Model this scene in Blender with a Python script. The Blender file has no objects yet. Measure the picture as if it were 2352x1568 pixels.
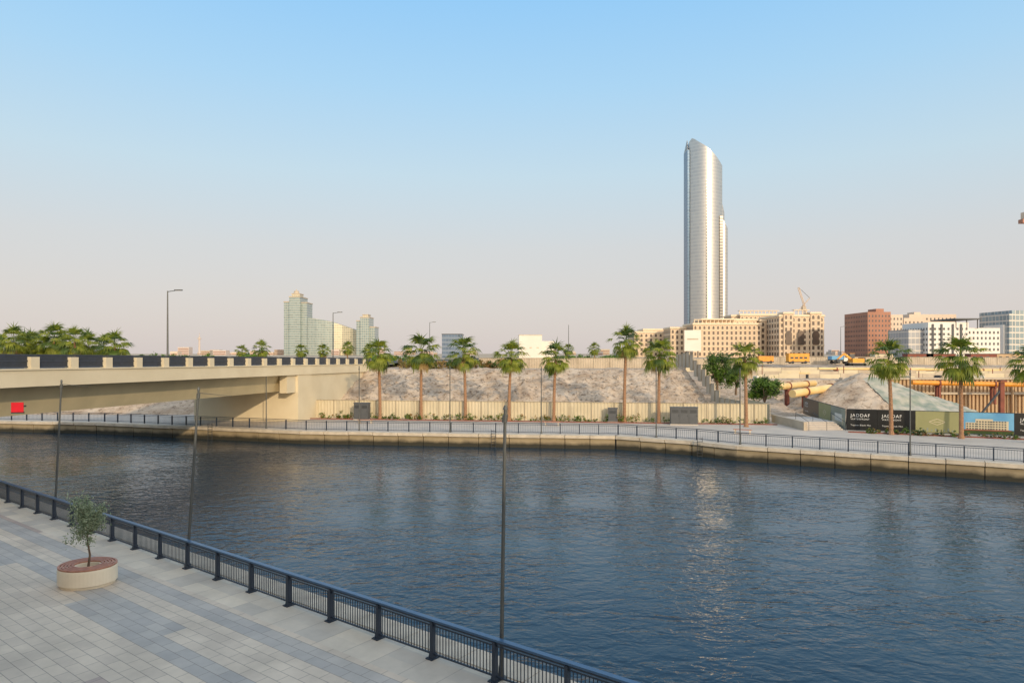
import bpy, math, random
from mathutils import Vector, Matrix, noise
random.seed(7)
R=random.random
def RU(a,b): return a+(b-a)*random.random()
F=1568.0; HV=812.0; CX=1176.0; CH=9.0
def P(u,v,d):   # world point at depth d seen along a bearing measured from the survey photo
    return Vector(((u-CX)/F*d, d, CH-(v-HV)/F*d))
def X(u,d): return (u-CX)/F*d
def Z(v,d): return CH-(v-HV)/F*d

scene=bpy.context.scene
# ------------------------------------------------------------ materials
def newmat(name):
    m=bpy.data.materials.new(name); m.use_nodes=True
    nt=m.node_tree; b=nt.nodes["Principled BSDF"]; return m,nt,b
def N(nt,t,**k):
    n=nt.nodes.new(t)
    for a,b in k.items(): setattr(n,a,b)
    return n
def c4(c): return (c[0],c[1],c[2],1)
def pm(name,c1,c2=None,scale=1.0,rough=0.7,bump=0.0,metal=0.0,spec=0.5,detail=6,bscale=None,stretch=None):
    m,nt,b=newmat(name)
    b.inputs['Roughness'].default_value=rough; b.inputs['Metallic'].default_value=metal
    b.inputs['Specular IOR Level'].default_value=spec
    if c2 is None: c2=tuple(x*0.82 for x in c1)
    tc=N(nt,'ShaderNodeTexCoord'); src=tc.outputs['Object']
    if stretch:
        mp=N(nt,'ShaderNodeMapping'); mp.inputs['Scale'].default_value=stretch
        nt.links.new(src,mp.inputs[0]); src=mp.outputs[0]
    n=N(nt,'ShaderNodeTexNoise'); n.inputs['Scale'].default_value=scale; n.inputs['Detail'].default_value=detail
    nt.links.new(src,n.inputs['Vector'])
    r=N(nt,'ShaderNodeValToRGB'); r.color_ramp.elements[0].position=0.32; r.color_ramp.elements[1].position=0.68
    r.color_ramp.elements[0].color=c4(c2); r.color_ramp.elements[1].color=c4(c1)
    nt.links.new(n.outputs['Fac'],r.inputs[0]); nt.links.new(r.outputs[0],b.inputs['Base Color'])
    if bump:
        n2=N(nt,'ShaderNodeTexNoise'); n2.inputs['Scale'].default_value=bscale or scale*4; n2.inputs['Detail'].default_value=8
        nt.links.new(src,n2.inputs['Vector'])
        bp=N(nt,'ShaderNodeBump'); bp.inputs['Strength'].default_value=bump; bp.inputs['Distance'].default_value=0.1
        nt.links.new(n2.outputs['Fac'],bp.inputs['Height']); nt.links.new(bp.outputs[0],b.inputs['Normal'])
    return m
def leafmat(name,c1,c2,scale=1.5,trans=0.35):
    m,nt,b=newmat(name); b.inputs['Roughness'].default_value=0.55
    tc=N(nt,'ShaderNodeTexCoord'); n=N(nt,'ShaderNodeTexNoise'); n.inputs['Scale'].default_value=scale
    nt.links.new(tc.outputs['Object'],n.inputs['Vector'])
    r=N(nt,'ShaderNodeValToRGB'); r.color_ramp.elements[0].position=.35; r.color_ramp.elements[1].position=.65
    r.color_ramp.elements[0].color=c4(c2); r.color_ramp.elements[1].color=c4(c1)
    nt.links.new(n.outputs['Fac'],r.inputs[0]); nt.links.new(r.outputs[0],b.inputs['Base Color'])
    t=N(nt,'ShaderNodeBsdfTranslucent'); nt.links.new(r.outputs[0],t.inputs[0])
    mx=N(nt,'ShaderNodeMixShader'); mx.inputs[0].default_value=trans
    out=[x for x in nt.nodes if x.type=='OUTPUT_MATERIAL'][0]
    nt.links.new(b.outputs[0],mx.inputs[1]); nt.links.new(t.outputs[0],mx.inputs[2]); nt.links.new(mx.outputs[0],out.inputs[0])
    return m
def facade(name,glass,frame,fl=3.6,bay=3.0,metal=0.0,rough=0.2,mw=0.12,mh=0.2,var=0.3):
    """curtain wall: floor bands and mullions on object coords"""
    m,nt,b=newmat(name)
    tc=N(nt,'ShaderNodeTexCoord'); s=N(nt,'ShaderNodeSeparateXYZ'); nt.links.new(tc.outputs['Object'],s.inputs[0])
    a=N(nt,'ShaderNodeMath',operation='MULTIPLY_ADD'); a.inputs[1].default_value=0.83
    nt.links.new(s.outputs['Y'],a.inputs[0]); nt.links.new(s.outputs['X'],a.inputs[2])
    def frac(src,div):
        d=N(nt,'ShaderNodeMath',operation='DIVIDE'); d.inputs[1].default_value=div; nt.links.new(src,d.inputs[0])
        f=N(nt,'ShaderNodeMath',operation='FRACT'); nt.links.new(d.outputs[0],f.inputs[0])
        g=N(nt,'ShaderNodeMath',operation='FLOOR'); nt.links.new(d.outputs[0],g.inputs[0]); return f.outputs[0],g.outputs[0]
    fu,gu=frac(a.outputs[0],bay); fz,gz=frac(s.outputs['Z'],fl)
    l1=N(nt,'ShaderNodeMath',operation='LESS_THAN'); l1.inputs[1].default_value=mw; nt.links.new(fu,l1.inputs[0])
    l2=N(nt,'ShaderNodeMath',operation='LESS_THAN'); l2.inputs[1].default_value=mh; nt.links.new(fz,l2.inputs[0])
    mx=N(nt,'ShaderNodeMath',operation='MAXIMUM'); nt.links.new(l1.outputs[0],mx.inputs[0]); nt.links.new(l2.outputs[0],mx.inputs[1])
    cb=N(nt,'ShaderNodeCombineXYZ'); nt.links.new(gu,cb.inputs[0]); nt.links.new(gz,cb.inputs[1])
    wn=N(nt,'ShaderNodeTexWhiteNoise'); nt.links.new(cb.outputs[0],wn.inputs[0])
    mg=N(nt,'ShaderNodeMix',data_type='RGBA'); nt.links.new(wn.outputs['Value'],mg.inputs[0])
    mg.inputs[6].default_value=c4(glass); mg.inputs[7].default_value=c4(tuple(x*(1-var) for x in glass))
    mc=N(nt,'ShaderNodeMix',data_type='RGBA'); nt.links.new(mx.outputs[0],mc.inputs[0]); nt.links.new(mg.outputs[2],mc.inputs[6]); mc.inputs[7].default_value=c4(frame)
    nt.links.new(mc.outputs[2],b.inputs['Base Color'])
    b.inputs['Metallic'].default_value=metal; b.inputs['Roughness'].default_value=rough
    return m

M={}
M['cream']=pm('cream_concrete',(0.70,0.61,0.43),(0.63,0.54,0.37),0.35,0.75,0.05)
M['creamdk']=pm('cream_concrete_shaded',(0.62,0.52,0.32),(0.52,0.44,0.27),0.4,0.8)  # cream concrete darkened: shade on the girders is put into the colour
M['rail']=pm('railing_paint',(0.035,0.05,0.075),(0.028,0.04,0.062),3,0.35,0,0.2)
M['railtop']=pm('handrail_skylit_paint',(0.06,0.13,0.23),(0.05,0.11,0.20),3,0.3,0,0.1)  # railing paint brightened to blue; the sky's reflection is put into this colour
M['dark']=pm('dark_metal',(0.05,0.055,0.06),(0.035,0.04,0.045),3,0.5,0,0.3)
M['screen']=pm('parapet_mesh_metal',(0.055,0.065,0.09),(0.045,0.055,0.07),3,0.5,0,0.2)
M['pole']=pm('pole_paint',(0.11,0.115,0.11),(0.09,0.095,0.09),3,0.5,0,0.3)
M['asphalt']=pm('asphalt',(0.07,0.07,0.07),(0.05,0.05,0.05),3,0.9)
M['sand']=pm('sandy_ground',(0.50,0.40,0.28),(0.38,0.30,0.21),0.08,0.95,0.3)
M['soil']=pm('soil',(0.16,0.09,0.05),(0.09,0.05,0.03),6,0.95,0.4)
M['fence']=pm('fence_sheet',(0.63,0.55,0.39),(0.54,0.47,0.32),0.5,0.6)
M['fpost']=pm('fence_post',(0.42,0.36,0.26),None,1,0.7)
M['trunk']=pm('palm_trunk',(0.42,0.24,0.13),(0.24,0.13,0.075),4,0.9,0.5,stretch=(1,1,5))
M['palm']=leafmat('palm_leaf',(0.33,0.36,0.04),(0.16,0.22,0.03),1.2,.45)
M['palm2']=leafmat('palm_leaf_dark',(0.10,0.16,0.025),(0.055,0.095,0.02),1.2)
M['deadleaf']=leafmat('palm_dead_leaf',(0.40,0.28,0.10),(0.26,0.17,0.07),2)
M['leaf']=leafmat('tree_leaf',(0.17,0.28,0.035),(0.07,0.14,0.02),1.5,.45)
M['leafd']=leafmat('tree_leaf_dark',(0.06,0.11,0.02),(0.035,0.07,0.015),1.5,0.3)
M['olive']=leafmat('olive_leaf',(0.42,0.48,0.31),(0.25,0.31,0.18),5,.45)
M['olived']=leafmat('olive_leaf_dark',(0.17,0.22,0.12),(0.11,0.15,0.08),5)
M['drybush']=leafmat('dry_bush_leaf',(0.34,0.20,0.06),(0.18,0.14,0.04),1.0)
M['bark']=pm('bark',(0.22,0.15,0.10),(0.12,0.08,0.05),8,0.9,0.4)
M['wood']=pm('bench_timber',(0.52,0.24,0.15),(0.38,0.16,0.10),6,0.5,0.1)
M['planter']=pm('planter_concrete',(0.88,0.76,0.57),(0.82,0.70,0.52),2,0.6,0.05)
M['white']=pm('white_render',(0.76,0.72,0.64),(0.70,0.66,0.58),0.1,0.8)
M['black']=pm('black_panel',(0.015,0.016,0.016),(0.01,0.01,0.01),1,0.35)
M['olivep']=pm('olive_panel',(0.32,0.32,0.15),(0.28,0.28,0.13),0.5,0.5)
M['greyp']=pm('greygreen_panel',(0.30,0.33,0.27),(0.20,0.23,0.19),0.4,0.5)
M['bluep']=pm('printed_sky',(0.16,0.42,0.65),(0.08,0.28,0.52),0.5,0.5)
M['textw']=pm('lettering_white',(0.8,0.8,0.78),None,1,0.5)
M['orange']=pm('orange_paint',(0.80,0.33,0.03),(0.68,0.26,0.03),1,0.5)
M['yellow']=pm('yellow_paint',(0.80,0.38,0.03),(0.65,0.28,0.03),1,0.5)
M['pipe']=pm('strut_paint',(0.78,0.60,0.30),(0.72,0.46,0.15),0.3,0.5)
M['rust']=pm('rusty_steel',(0.26,0.08,0.05),(0.17,0.055,0.035),1,0.8)
M['glassd']=pm('window_glass',(0.10,0.11,0.12),(0.06,0.07,0.08),0.2,0.15)
M['red']=pm('red_board',(0.70,0.01,0.03),(0.6,0.01,0.02),2,0.4)
M['green']=pm('green_board',(0.01,0.22,0.05),(0.01,0.18,0.04),2,0.4)
M['cab']=pm('cabinet_grey',(0.09,0.095,0.10),(0.075,0.08,0.085),2,0.6)
M['rubber']=pm('tyre_rubber',(0.03,0.03,0.03),None,2,0.8)
M['stone']=pm('grey_rubble_stone',(0.42,0.37,0.31),(0.27,0.23,0.19),2,0.9)

# ------------------------------------------------------------ mesh builder
class MB:
    def __init__(s): s.v=[]; s.f=[]; s.m=[]; s.mats=[]
    def mi(s,mat):
        if mat not in s.mats: s.mats.append(mat)
        return s.mats.index(mat)
    def face(s,pts,mat):
        b=len(s.v); s.v.extend([tuple(p) for p in pts]); s.f.append(tuple(range(b,b+len(pts)))); s.m.append(s.mi(mat))
    def raw(s,vs,fs,mat):
        b=len(s.v); s.v.extend([tuple(p) for p in vs]); k=s.mi(mat)
        for f in fs: s.f.append(tuple(i+b for i in f)); s.m.append(k)
    def box(s,c,size,mat,rz=0.0,M4=None,taper=1.0):
        hx,hy,hz=size[0]/2,size[1]/2,size[2]/2
        vs=[]
        for z in(-hz,hz):
            t=taper if z>0 else 1
            for x,y in((-hx,-hy),(hx,-hy),(hx,hy),(-hx,hy)): vs.append(Vector((x*t,y*t,z)))
        if M4: vs=[M4@p for p in vs]
        else:
            r=Matrix.Rotation(rz,3,'Z'); c=Vector(c); vs=[r@p+c for p in vs]
        s.raw(vs,[(0,3,2,1),(4,5,6,7),(0,1,5,4),(1,2,6,5),(2,3,7,6),(3,0,4,7)],mat)
    def bx(s,x0,x1,y0,y1,z0,z1,mat): s.box(((x0+x1)/2,(y0+y1)/2,(z0+z1)/2),(x1-x0,y1-y0,z1-z0),mat)
    def beam(s,p0,p1,w,h,mat):
        p0=Vector(p0);p1=Vector(p1); d=p1-p0; L=d.length
        if L<1e-6: return
        d.normalize(); up=Vector((0,0,1)) if abs(d.z)<0.98 else Vector((0,1,0))
        sx=d.cross(up).normalized(); uz=sx.cross(d).normalized()
        vs=[]
        for p in(p0,p1):
            for a,b in((-1,-1),(1,-1),(1,1),(-1,1)): vs.append(p+sx*a*w/2+uz*b*h/2)
        s.raw(vs,[(0,1,2,3),(7,6,5,4),(0,4,5,1),(1,5,6,2),(2,6,7,3),(3,7,4,0)],mat)
    def cyl(s,p0,p1,r0,r1,mat,n=10,caps=True):
        p0=Vector(p0);p1=Vector(p1); d=(p1-p0).normalized(); up=Vector((0,0,1)) if abs(d.z)<0.95 else Vector((1,0,0))
        a=d.cross(up).normalized(); b=d.cross(a)
        vs=[]
        for p,r in((p0,r0),(p1,r1)):
            for i in range(n):
                t=2*math.pi*i/n; vs.append(p+a*math.cos(t)*r+b*math.sin(t)*r)
        fs=[(i,(i+1)%n,n+(i+1)%n,n+i) for i in range(n)]
        if caps: fs+= [tuple(range(n-1,-1,-1)),tuple(range(n,2*n))]
        s.raw(vs,fs,mat)
    def obj(s,name,loc=(0,0,0),rz=0,parent=None,smooth=False):
        me=bpy.data.meshes.new(name); me.from_pydata(s.v,[],s.f)
        for m in s.mats: me.materials.append(m)
        me.polygons.foreach_set('material_index',s.m)
        if smooth: me.polygons.foreach_set('use_smooth',[True]*len(s.f))
        me.update()
        o=bpy.data.objects.new(name,me); scene.collection.objects.link(o)
        o.location=loc; o.rotation_euler=(0,0,rz)
        if parent: o.parent=parent
        return o

# ------------------------------------------------------------ world, sun, camera
SUN_EL=math.radians(16); SUN_AZ=math.radians(158)   # azimuth from +Y clockwise: behind and to the right
sd=Vector((math.sin(SUN_AZ)*math.cos(SUN_EL),math.cos(SUN_AZ)*math.cos(SUN_EL),math.sin(SUN_EL)))
w=bpy.data.worlds.new("World"); scene.world=w; w.use_nodes=True
nt=w.node_tree; bg=nt.nodes['Background']
sky=N(nt,'ShaderNodeTexSky',sky_type='NISHITA'); sky.sun_disc=False; sky.sun_elevation=SUN_EL; sky.sun_rotation=SUN_AZ
sky.air_density=1.2; sky.dust_density=1.5; sky.ozone_density=1.5
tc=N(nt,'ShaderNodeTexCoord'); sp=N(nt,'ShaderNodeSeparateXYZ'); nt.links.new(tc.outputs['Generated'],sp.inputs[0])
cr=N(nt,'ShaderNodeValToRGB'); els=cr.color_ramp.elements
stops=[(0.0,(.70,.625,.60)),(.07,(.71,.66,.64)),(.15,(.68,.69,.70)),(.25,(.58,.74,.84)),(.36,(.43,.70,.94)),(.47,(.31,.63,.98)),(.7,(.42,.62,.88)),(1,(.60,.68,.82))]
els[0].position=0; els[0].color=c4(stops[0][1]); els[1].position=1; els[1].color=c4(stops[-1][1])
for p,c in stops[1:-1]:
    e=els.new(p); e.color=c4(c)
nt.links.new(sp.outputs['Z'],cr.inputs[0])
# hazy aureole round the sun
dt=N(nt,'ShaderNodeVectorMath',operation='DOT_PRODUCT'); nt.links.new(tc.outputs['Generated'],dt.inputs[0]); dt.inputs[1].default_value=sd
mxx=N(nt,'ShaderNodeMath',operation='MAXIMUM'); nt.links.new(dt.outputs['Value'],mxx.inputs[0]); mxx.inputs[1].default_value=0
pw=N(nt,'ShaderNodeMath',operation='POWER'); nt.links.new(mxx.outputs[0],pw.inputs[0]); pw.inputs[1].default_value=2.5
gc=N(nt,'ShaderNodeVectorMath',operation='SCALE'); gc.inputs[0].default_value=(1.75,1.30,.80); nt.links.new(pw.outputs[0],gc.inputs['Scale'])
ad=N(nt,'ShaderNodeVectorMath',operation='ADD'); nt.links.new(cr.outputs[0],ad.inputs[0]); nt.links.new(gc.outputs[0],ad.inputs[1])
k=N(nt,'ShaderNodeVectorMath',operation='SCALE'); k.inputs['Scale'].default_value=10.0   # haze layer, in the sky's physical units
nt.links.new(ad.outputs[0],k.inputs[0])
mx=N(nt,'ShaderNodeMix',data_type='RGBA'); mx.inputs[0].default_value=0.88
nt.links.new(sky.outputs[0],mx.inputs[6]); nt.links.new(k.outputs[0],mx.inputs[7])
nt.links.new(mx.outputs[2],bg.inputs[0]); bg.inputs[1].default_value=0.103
sl=bpy.data.lights.new('sun','SUN'); sl.energy=2.4; sl.angle=math.radians(1.0); sl.color=(1,.78,.52)
so=bpy.data.objects.new('sun',sl); scene.collection.objects.link(so)
so.rotation_euler=sd.to_track_quat('Z','Y').to_euler()
cam=bpy.data.cameras.new('camera'); co=bpy.data.objects.new('camera',cam); scene.collection.objects.link(co)
cam.lens=24; cam.sensor_width=36; cam.clip_end=20000; cam.clip_start=0.1; cam.shift_y=28/2352
co.location=(0,0,CH); co.rotation_euler=(math.radians(90),0,0); scene.camera=co
scene.view_settings.view_transform='Standard'; scene.view_settings.look='None'; scene.view_settings.exposure=0
WZ=-1.45

# ------------------------------------------------------------ water
m,nt,b=newmat('canal_water')
b.inputs['Base Color'].default_value=(0.014,0.040,0.066,1); b.inputs['Roughness'].default_value=0.05; b.inputs['IOR'].default_value=1.333
tc=N(nt,'ShaderNodeTexCoord')
def wn(scale,st,rot,detail=3,dist=0.0):
    mp=N(nt,'ShaderNodeMapping'); mp.inputs['Scale'].default_value=st; mp.inputs['Rotation'].default_value=(0,0,rot)
    nt.links.new(tc.outputs['Object'],mp.inputs[0])
    n=N(nt,'ShaderNodeTexNoise'); n.inputs['Scale'].default_value=scale; n.inputs['Detail'].default_value=detail; n.inputs['Distortion'].default_value=dist
    nt.links.new(mp.outputs[0],n.inputs['Vector']); return n.outputs['Fac']
def bmp(h,s,d,prev=None):
    bp=N(nt,'ShaderNodeBump'); bp.inputs['Distance'].default_value=d
    if isinstance(s,float): bp.inputs['Strength'].default_value=s
    else: nt.links.new(s,bp.inputs['Strength'])
    nt.links.new(h,bp.inputs['Height'])
    if prev: nt.links.new(prev,bp.inputs['Normal'])
    return bp.outputs[0]
h1=wn(0.75,(1,1.6,1),0.4,2,0.7); h2=wn(2.4,(1,1.4,1),-0.3,3,0.5); h3=wn(0.06,(1,1.6,1),0.2,3,.5)
mr=N(nt,'ShaderNodeMapRange'); mr.inputs['From Min'].default_value=.40; mr.inputs['From Max'].default_value=.60; mr.inputs['To Min'].default_value=.38; mr.inputs['To Max'].default_value=1.0; nt.links.new(h3,mr.inputs[0])
b1=bmp(h1,mr.outputs[0],0.125); b2=bmp(h2,mr.outputs[0],0.050,b1)
nt.links.new(b2,b.inputs['Normal'])
M['water']=m
mb=MB(); mb.face([(-400,-40,0),(400,-40,0),(400,112,0),(-400,112,0)],m); mb.obj('water',(0,0,WZ))

# ------------------------------------------------------------ near promenade (local x along railing, y inland)
P0=Vector((-0.47,18.8,0)); RZ=math.atan2(0.6,-0.8)
m,nt,b=newmat('paving_stone'); b.inputs['Roughness'].default_value=0.6
tc=N(nt,'ShaderNodeTexCoord')
def math2(op,a,bv=None,c=None):
    n=N(nt,'ShaderNodeMath',operation=op)
    for i,x in enumerate((a,bv,c)):
        if x is None: continue
        if isinstance(x,(int,float)): n.inputs[i].default_value=x
        else: nt.links.new(x,n.inputs[i])
    return n.outputs[0]
def mixc(f,a,bb):
    n=N(nt,'ShaderNodeMix',data_type='RGBA')
    for i,x in((0,f),(6,a),(7,bb)):
        if isinstance(x,(int,float)): n.inputs[i].default_value=x
        elif isinstance(x,tuple): n.inputs[i].default_value=c4(x)
        else: nt.links.new(x,n.inputs[i])
    return n.outputs[2]
s=N(nt,'ShaderNodeSeparateXYZ'); nt.links.new(tc.outputs['Object'],s.inputs[0])
sx,sy=s.outputs['X'],s.outputs['Y']
def cellnoise(a,b2,seed=0.0):
    cb=N(nt,'ShaderNodeCombineXYZ'); nt.links.new(a,cb.inputs[0])
    if b2 is not None: nt.links.new(b2,cb.inputs[1])
    cb.inputs[2].default_value=seed
    n=N(nt,'ShaderNodeTexWhiteNoise'); nt.links.new(cb.outputs[0],n.inputs[0]); return n.outputs['Value']
TW=0.40; TL=0.8
row=math2('FLOOR',math2('DIVIDE',sy,TW)); 
off=math2('MULTIPLY',math2('MODULO',row,2.0),TL*0.5)
xx=math2('DIVIDE',math2('ADD',sx,off),TL); col=math2('FLOOR',xx)
fx=math2('FRACT',xx); fy=math2('FRACT',math2('DIVIDE',sy,TW))
tn=cellnoise(col,row,3.0)
base=mixc(tn,(0.66,0.56,0.43),(0.59,0.50,0.39))
srow=math2('FLOOR',math2('DIVIDE',sy,0.8)); rs=cellnoise(srow,None,4.3)
seg=math2('FLOOR',math2('DIVIDE',math2('ADD',sx,math2('MULTIPLY',rs,17.0)),7.2)); sn=cellnoise(seg,srow,5.1)
isstrip=math2('GREATER_THAN',rs,0.60)
bluef=math2('MULTIPLY',isstrip,math2('GREATER_THAN',sn,0.2))
base=mixc(math2('MULTIPLY',bluef,0.7),base,mixc(tn,(0.42,0.41,0.38),(0.34,0.34,0.33)))
mauve=math2('MULTIPLY',math2('LESS_THAN',rs,0.6),math2('GREATER_THAN',sn,0.84))
base=mixc(math2('MULTIPLY',mauve,0.75),base,mixc(tn,(0.42,0.32,0.27),(0.36,0.28,0.25)))
xx2=math2('DIVIDE',sx,1.2); f2=math2('FRACT',xx2); c2_=cellnoise(math2('FLOOR',xx2),math2('FLOOR',math2('DIVIDE',sy,.68)),2.0)
band=math2('LESS_THAN',sy,1.35)
slab=mixc(c2_,(0.70,0.61,0.47),(0.52,0.47,0.39))
joint1=math2('MAXIMUM',math2('LESS_THAN',fx,0.025),math2('LESS_THAN',fy,0.05))
joint2=math2('LESS_THAN',f2,0.018)
base=mixc(math2('MULTIPLY',joint1,0.75),base,(0.20,0.17,0.14)); slab=mixc(math2('MULTIPLY',joint2,0.7),slab,(0.26,0.23,0.19))
colr=mixc(band,base,slab)
n=N(nt,'ShaderNodeTexNoise'); n.inputs['Scale'].default_value=0.45; n.inputs['Detail'].default_value=9; n.inputs['Roughness'].default_value=.65; nt.links.new(tc.outputs['Object'],n.inputs['Vector'])
dirt=math2('MULTIPLY_ADD',n.outputs['Fac'],0.9,0.53)
vm=N(nt,'ShaderNodeVectorMath',operation='SCALE'); nt.links.new(colr,vm.inputs[0]); nt.links.new(dirt,vm.inputs['Scale'])
nt.links.new(vm.outputs[0],b.inputs['Base Color'])
M['paving']=m
M['coping']=pm('coping_stone',(0.66,0.57,0.44),(0.50,0.43,0.33),1.2,0.75,0.15)
mb=MB()
mb.face([(-90,-0.35,0),(130,-0.35,0),(130,60,0),(-90,60,0)],M['paving'])
mb.obj('promenade_pavement',P0,RZ)
mb=MB()
x=-90
while x<130:
    mb.bx(x+.012,x+2.338,-1.25,-0.352,-0.5,0.03,M['coping']); x+=2.35
mb.bx(-90,130,-1.1,-0.36,-5,-0.05,M['coping'])
mb.obj('near_seawall',P0,RZ)

# railing builder ----------------------------------------------------
def railing(name,pts,spacing,barstep,bw,near=False,loc=(0,0,0),rz=0):
    mb=MB(); H=1.15
    for a,b_ in zip(pts[:-1],pts[1:]):
        a=Vector(a);b_=Vector(b_); d=b_-a; L=d.length; d.normalize(); ang=math.atan2(d.y,d.x)
        n=max(1,round(L/spacing)); st=L/n
        for i in range(n):
            p=a+d*st*i
            mb.box((p.x,p.y,H/2-.03),(0.10,0.16,H-.06),M['rail'],ang)
            if near:
                mb.box((p.x,p.y,0.018),(0.26,0.34,0.036),M['rail'],ang)
                mb.box((p.x,p.y,0.12),(0.14,0.22,0.17),M['rail'],ang,taper=0.75)
                for sx_ in(-.09,.09):
                    for sy_ in(-.13,.13):
                        q=Matrix.Rotation(ang,3,'Z')@Vector((sx_,sy_,0)); mb.cyl((p.x+q.x,p.y+q.y,.036),(p.x+q.x,p.y+q.y,.06),.015,.015,M['rail'],6)
            q0=p+d*0.06; q1=p+d*(st-0.06)
            mb.beam(q0+Vector((0,0,.14)),q1+Vector((0,0,.14)),.05,.045,M['rail'])
            mb.beam(q0+Vector((0,0,.98)),q1+Vector((0,0,.98)),.05,.045,M['rail'])
            nb=int((st-.12)/barstep)
            for j in range(1,nb):
                q=q0+d*((st-.12)*j/nb)
                mb.box((q.x,q.y,.56),(bw,bw,.80),M['rail'],ang)
        mb.beam(a+Vector((0,0,H)),b_+Vector((0,0,H)),0.17 if near else .10,0.06,M['railtop'] if near else M['rail'])
        if near: mb.beam(a+Vector((0,0,H-.07)),b_+Vector((0,0,H-.07)),0.08,0.07,M['rail'])
    return mb.obj(name,loc,rz)
railing('railing',[(-2.35*12,0,0),(2.35*36,0,0)],2.35,0.115,0.022,True,P0,RZ)

# far bank line
FB=[(-170,103),(-82,95),(-54,90.5),(-39,85.5),(-29.7,82.5),(-24.3,80.6),(-7,78.4),(3.3,77.1),(11.8,75.9),(19.3,71.3),(22.7,67.8),(35.2,60.6),(42.3,56.4),(52,50.4),(75,36)]
def bank_y(x):
    for (a,b_),(c,d) in zip(FB[:-1],FB[1:]):
        if a<=x<=c: return b_+(d-b_)*(x-a)/(c-a)
    return FB[0][1] if x<FB[0][0] else FB[-1][1]-(x-75)*.6
railing('railing',[(p[0],p[1],0) for p in FB],2.35,0.19,0.016)
def offs(pts,dist):
    out=[]
    for i,p in enumerate(pts):
        a=Vector(pts[max(i-1,0)]);b_=Vector(pts[min(i+1,len(pts)-1)]); d=(b_-a).normalized(); nrm=Vector((d.y,-d.x))
        out.append(Vector(p)+nrm*dist)
    return out
E=offs(FB,1.6); E2=offs(FB,0.55)
m=pm('promenade_far_paving',(0.58,0.51,0.43),(0.47,0.42,0.36),0.35,0.75)
M['fpav']=m
def backy(x):
    if x<38: return 101
    if x<45: return 82
    return 79-(x-45)*.45
mb=MB()
xs=sorted(set([e[0] for e in E2]+[i*3.0-168 for i in range(82)]))
def interp(poly,x):
    for a,c in zip(poly[:-1],poly[1:]):
        if a[0]<=x<=c[0]: return a[1]+(c[1]-a[1])*(x-a[0])/(c[0]-a[0])
    return poly[-1][1] if x>poly[-1][0] else poly[0][1]
for a,c in zip(xs[:-1],xs[1:]):
    if a<E2[0][0] or c>E2[-1][0]: continue
    mb.face([(a,interp(E2,a),0),(c,interp(E2,c),0),(c,max(backy(c),interp(E2,c)+1),0),(a,max(backy(a),interp(E2,a)+1),0)],m)
mb.obj('far_promenade_pavement')
m,nt,b=newmat('seawall_stone'); b.inputs['Roughness'].default_value=.8
tc=N(nt,'ShaderNodeTexCoord'); s=N(nt,'ShaderNodeSeparateXYZ'); nt.links.new(tc.outputs['Object'],s.inputs[0])
n=N(nt,'ShaderNodeTexNoise'); n.inputs['Scale'].default_value=0.8; n.inputs['Detail'].default_value=8; nt.links.new(tc.outputs['Object'],n.inputs['Vector'])
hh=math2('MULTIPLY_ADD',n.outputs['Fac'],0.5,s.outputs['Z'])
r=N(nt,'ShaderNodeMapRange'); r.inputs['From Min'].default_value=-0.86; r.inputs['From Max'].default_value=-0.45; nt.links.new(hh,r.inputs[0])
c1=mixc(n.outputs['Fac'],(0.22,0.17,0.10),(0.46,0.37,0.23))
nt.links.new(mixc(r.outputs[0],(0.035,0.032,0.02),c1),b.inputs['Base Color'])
M['seawall']=m
mb=MB()
for i in range(len(FB)-1):
    a=Vector((E[i].x,E[i].y,0));b_=Vector((E[i+1].x,E[i+1].y,0)); L=(b_-a).length; nn=max(1,round(L/3.0)); d=(b_-a).normalized()
    nr=Vector((-d.y,d.x,0))
    for j in range(nn):
        p=a+d*(L/nn)*(j+.5); ang=math.atan2(d.y,d.x)
        q=p+nr*0.55; dz=RU(-.02,.02)
        mb.box((q.x,q.y,-0.14+dz),(L/nn-.06,1.1,.34),M['coping'],ang)
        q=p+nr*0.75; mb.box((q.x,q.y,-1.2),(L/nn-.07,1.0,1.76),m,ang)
    q=(a+b_)/2+nr*1.0; mb.box((q.x,q.y,-2.5),(L+.3,1.0,4.5),M['dark'],math.atan2(d.y,d.x))
for (i,t) in((9,.2),(6,.5),(3,.3)):
    a=Vector((E[i].x,E[i].y,0)).lerp(Vector((E[i+1].x,E[i+1].y,0)),t)
    for s_ in(-.25,.25): mb.cyl((a.x+s_,a.y-.1,-1.6),(a.x+s_,a.y-.1,.55),.03,.03,M['dark'],6)
    for k_ in range(7): mb.cyl((a.x-.25,a.y-.1,-1.4+k_*.3),(a.x+.25,a.y-.1,-1.4+k_*.3),.025,.025,M['dark'],6)
mb.obj('far_seawall')

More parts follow.
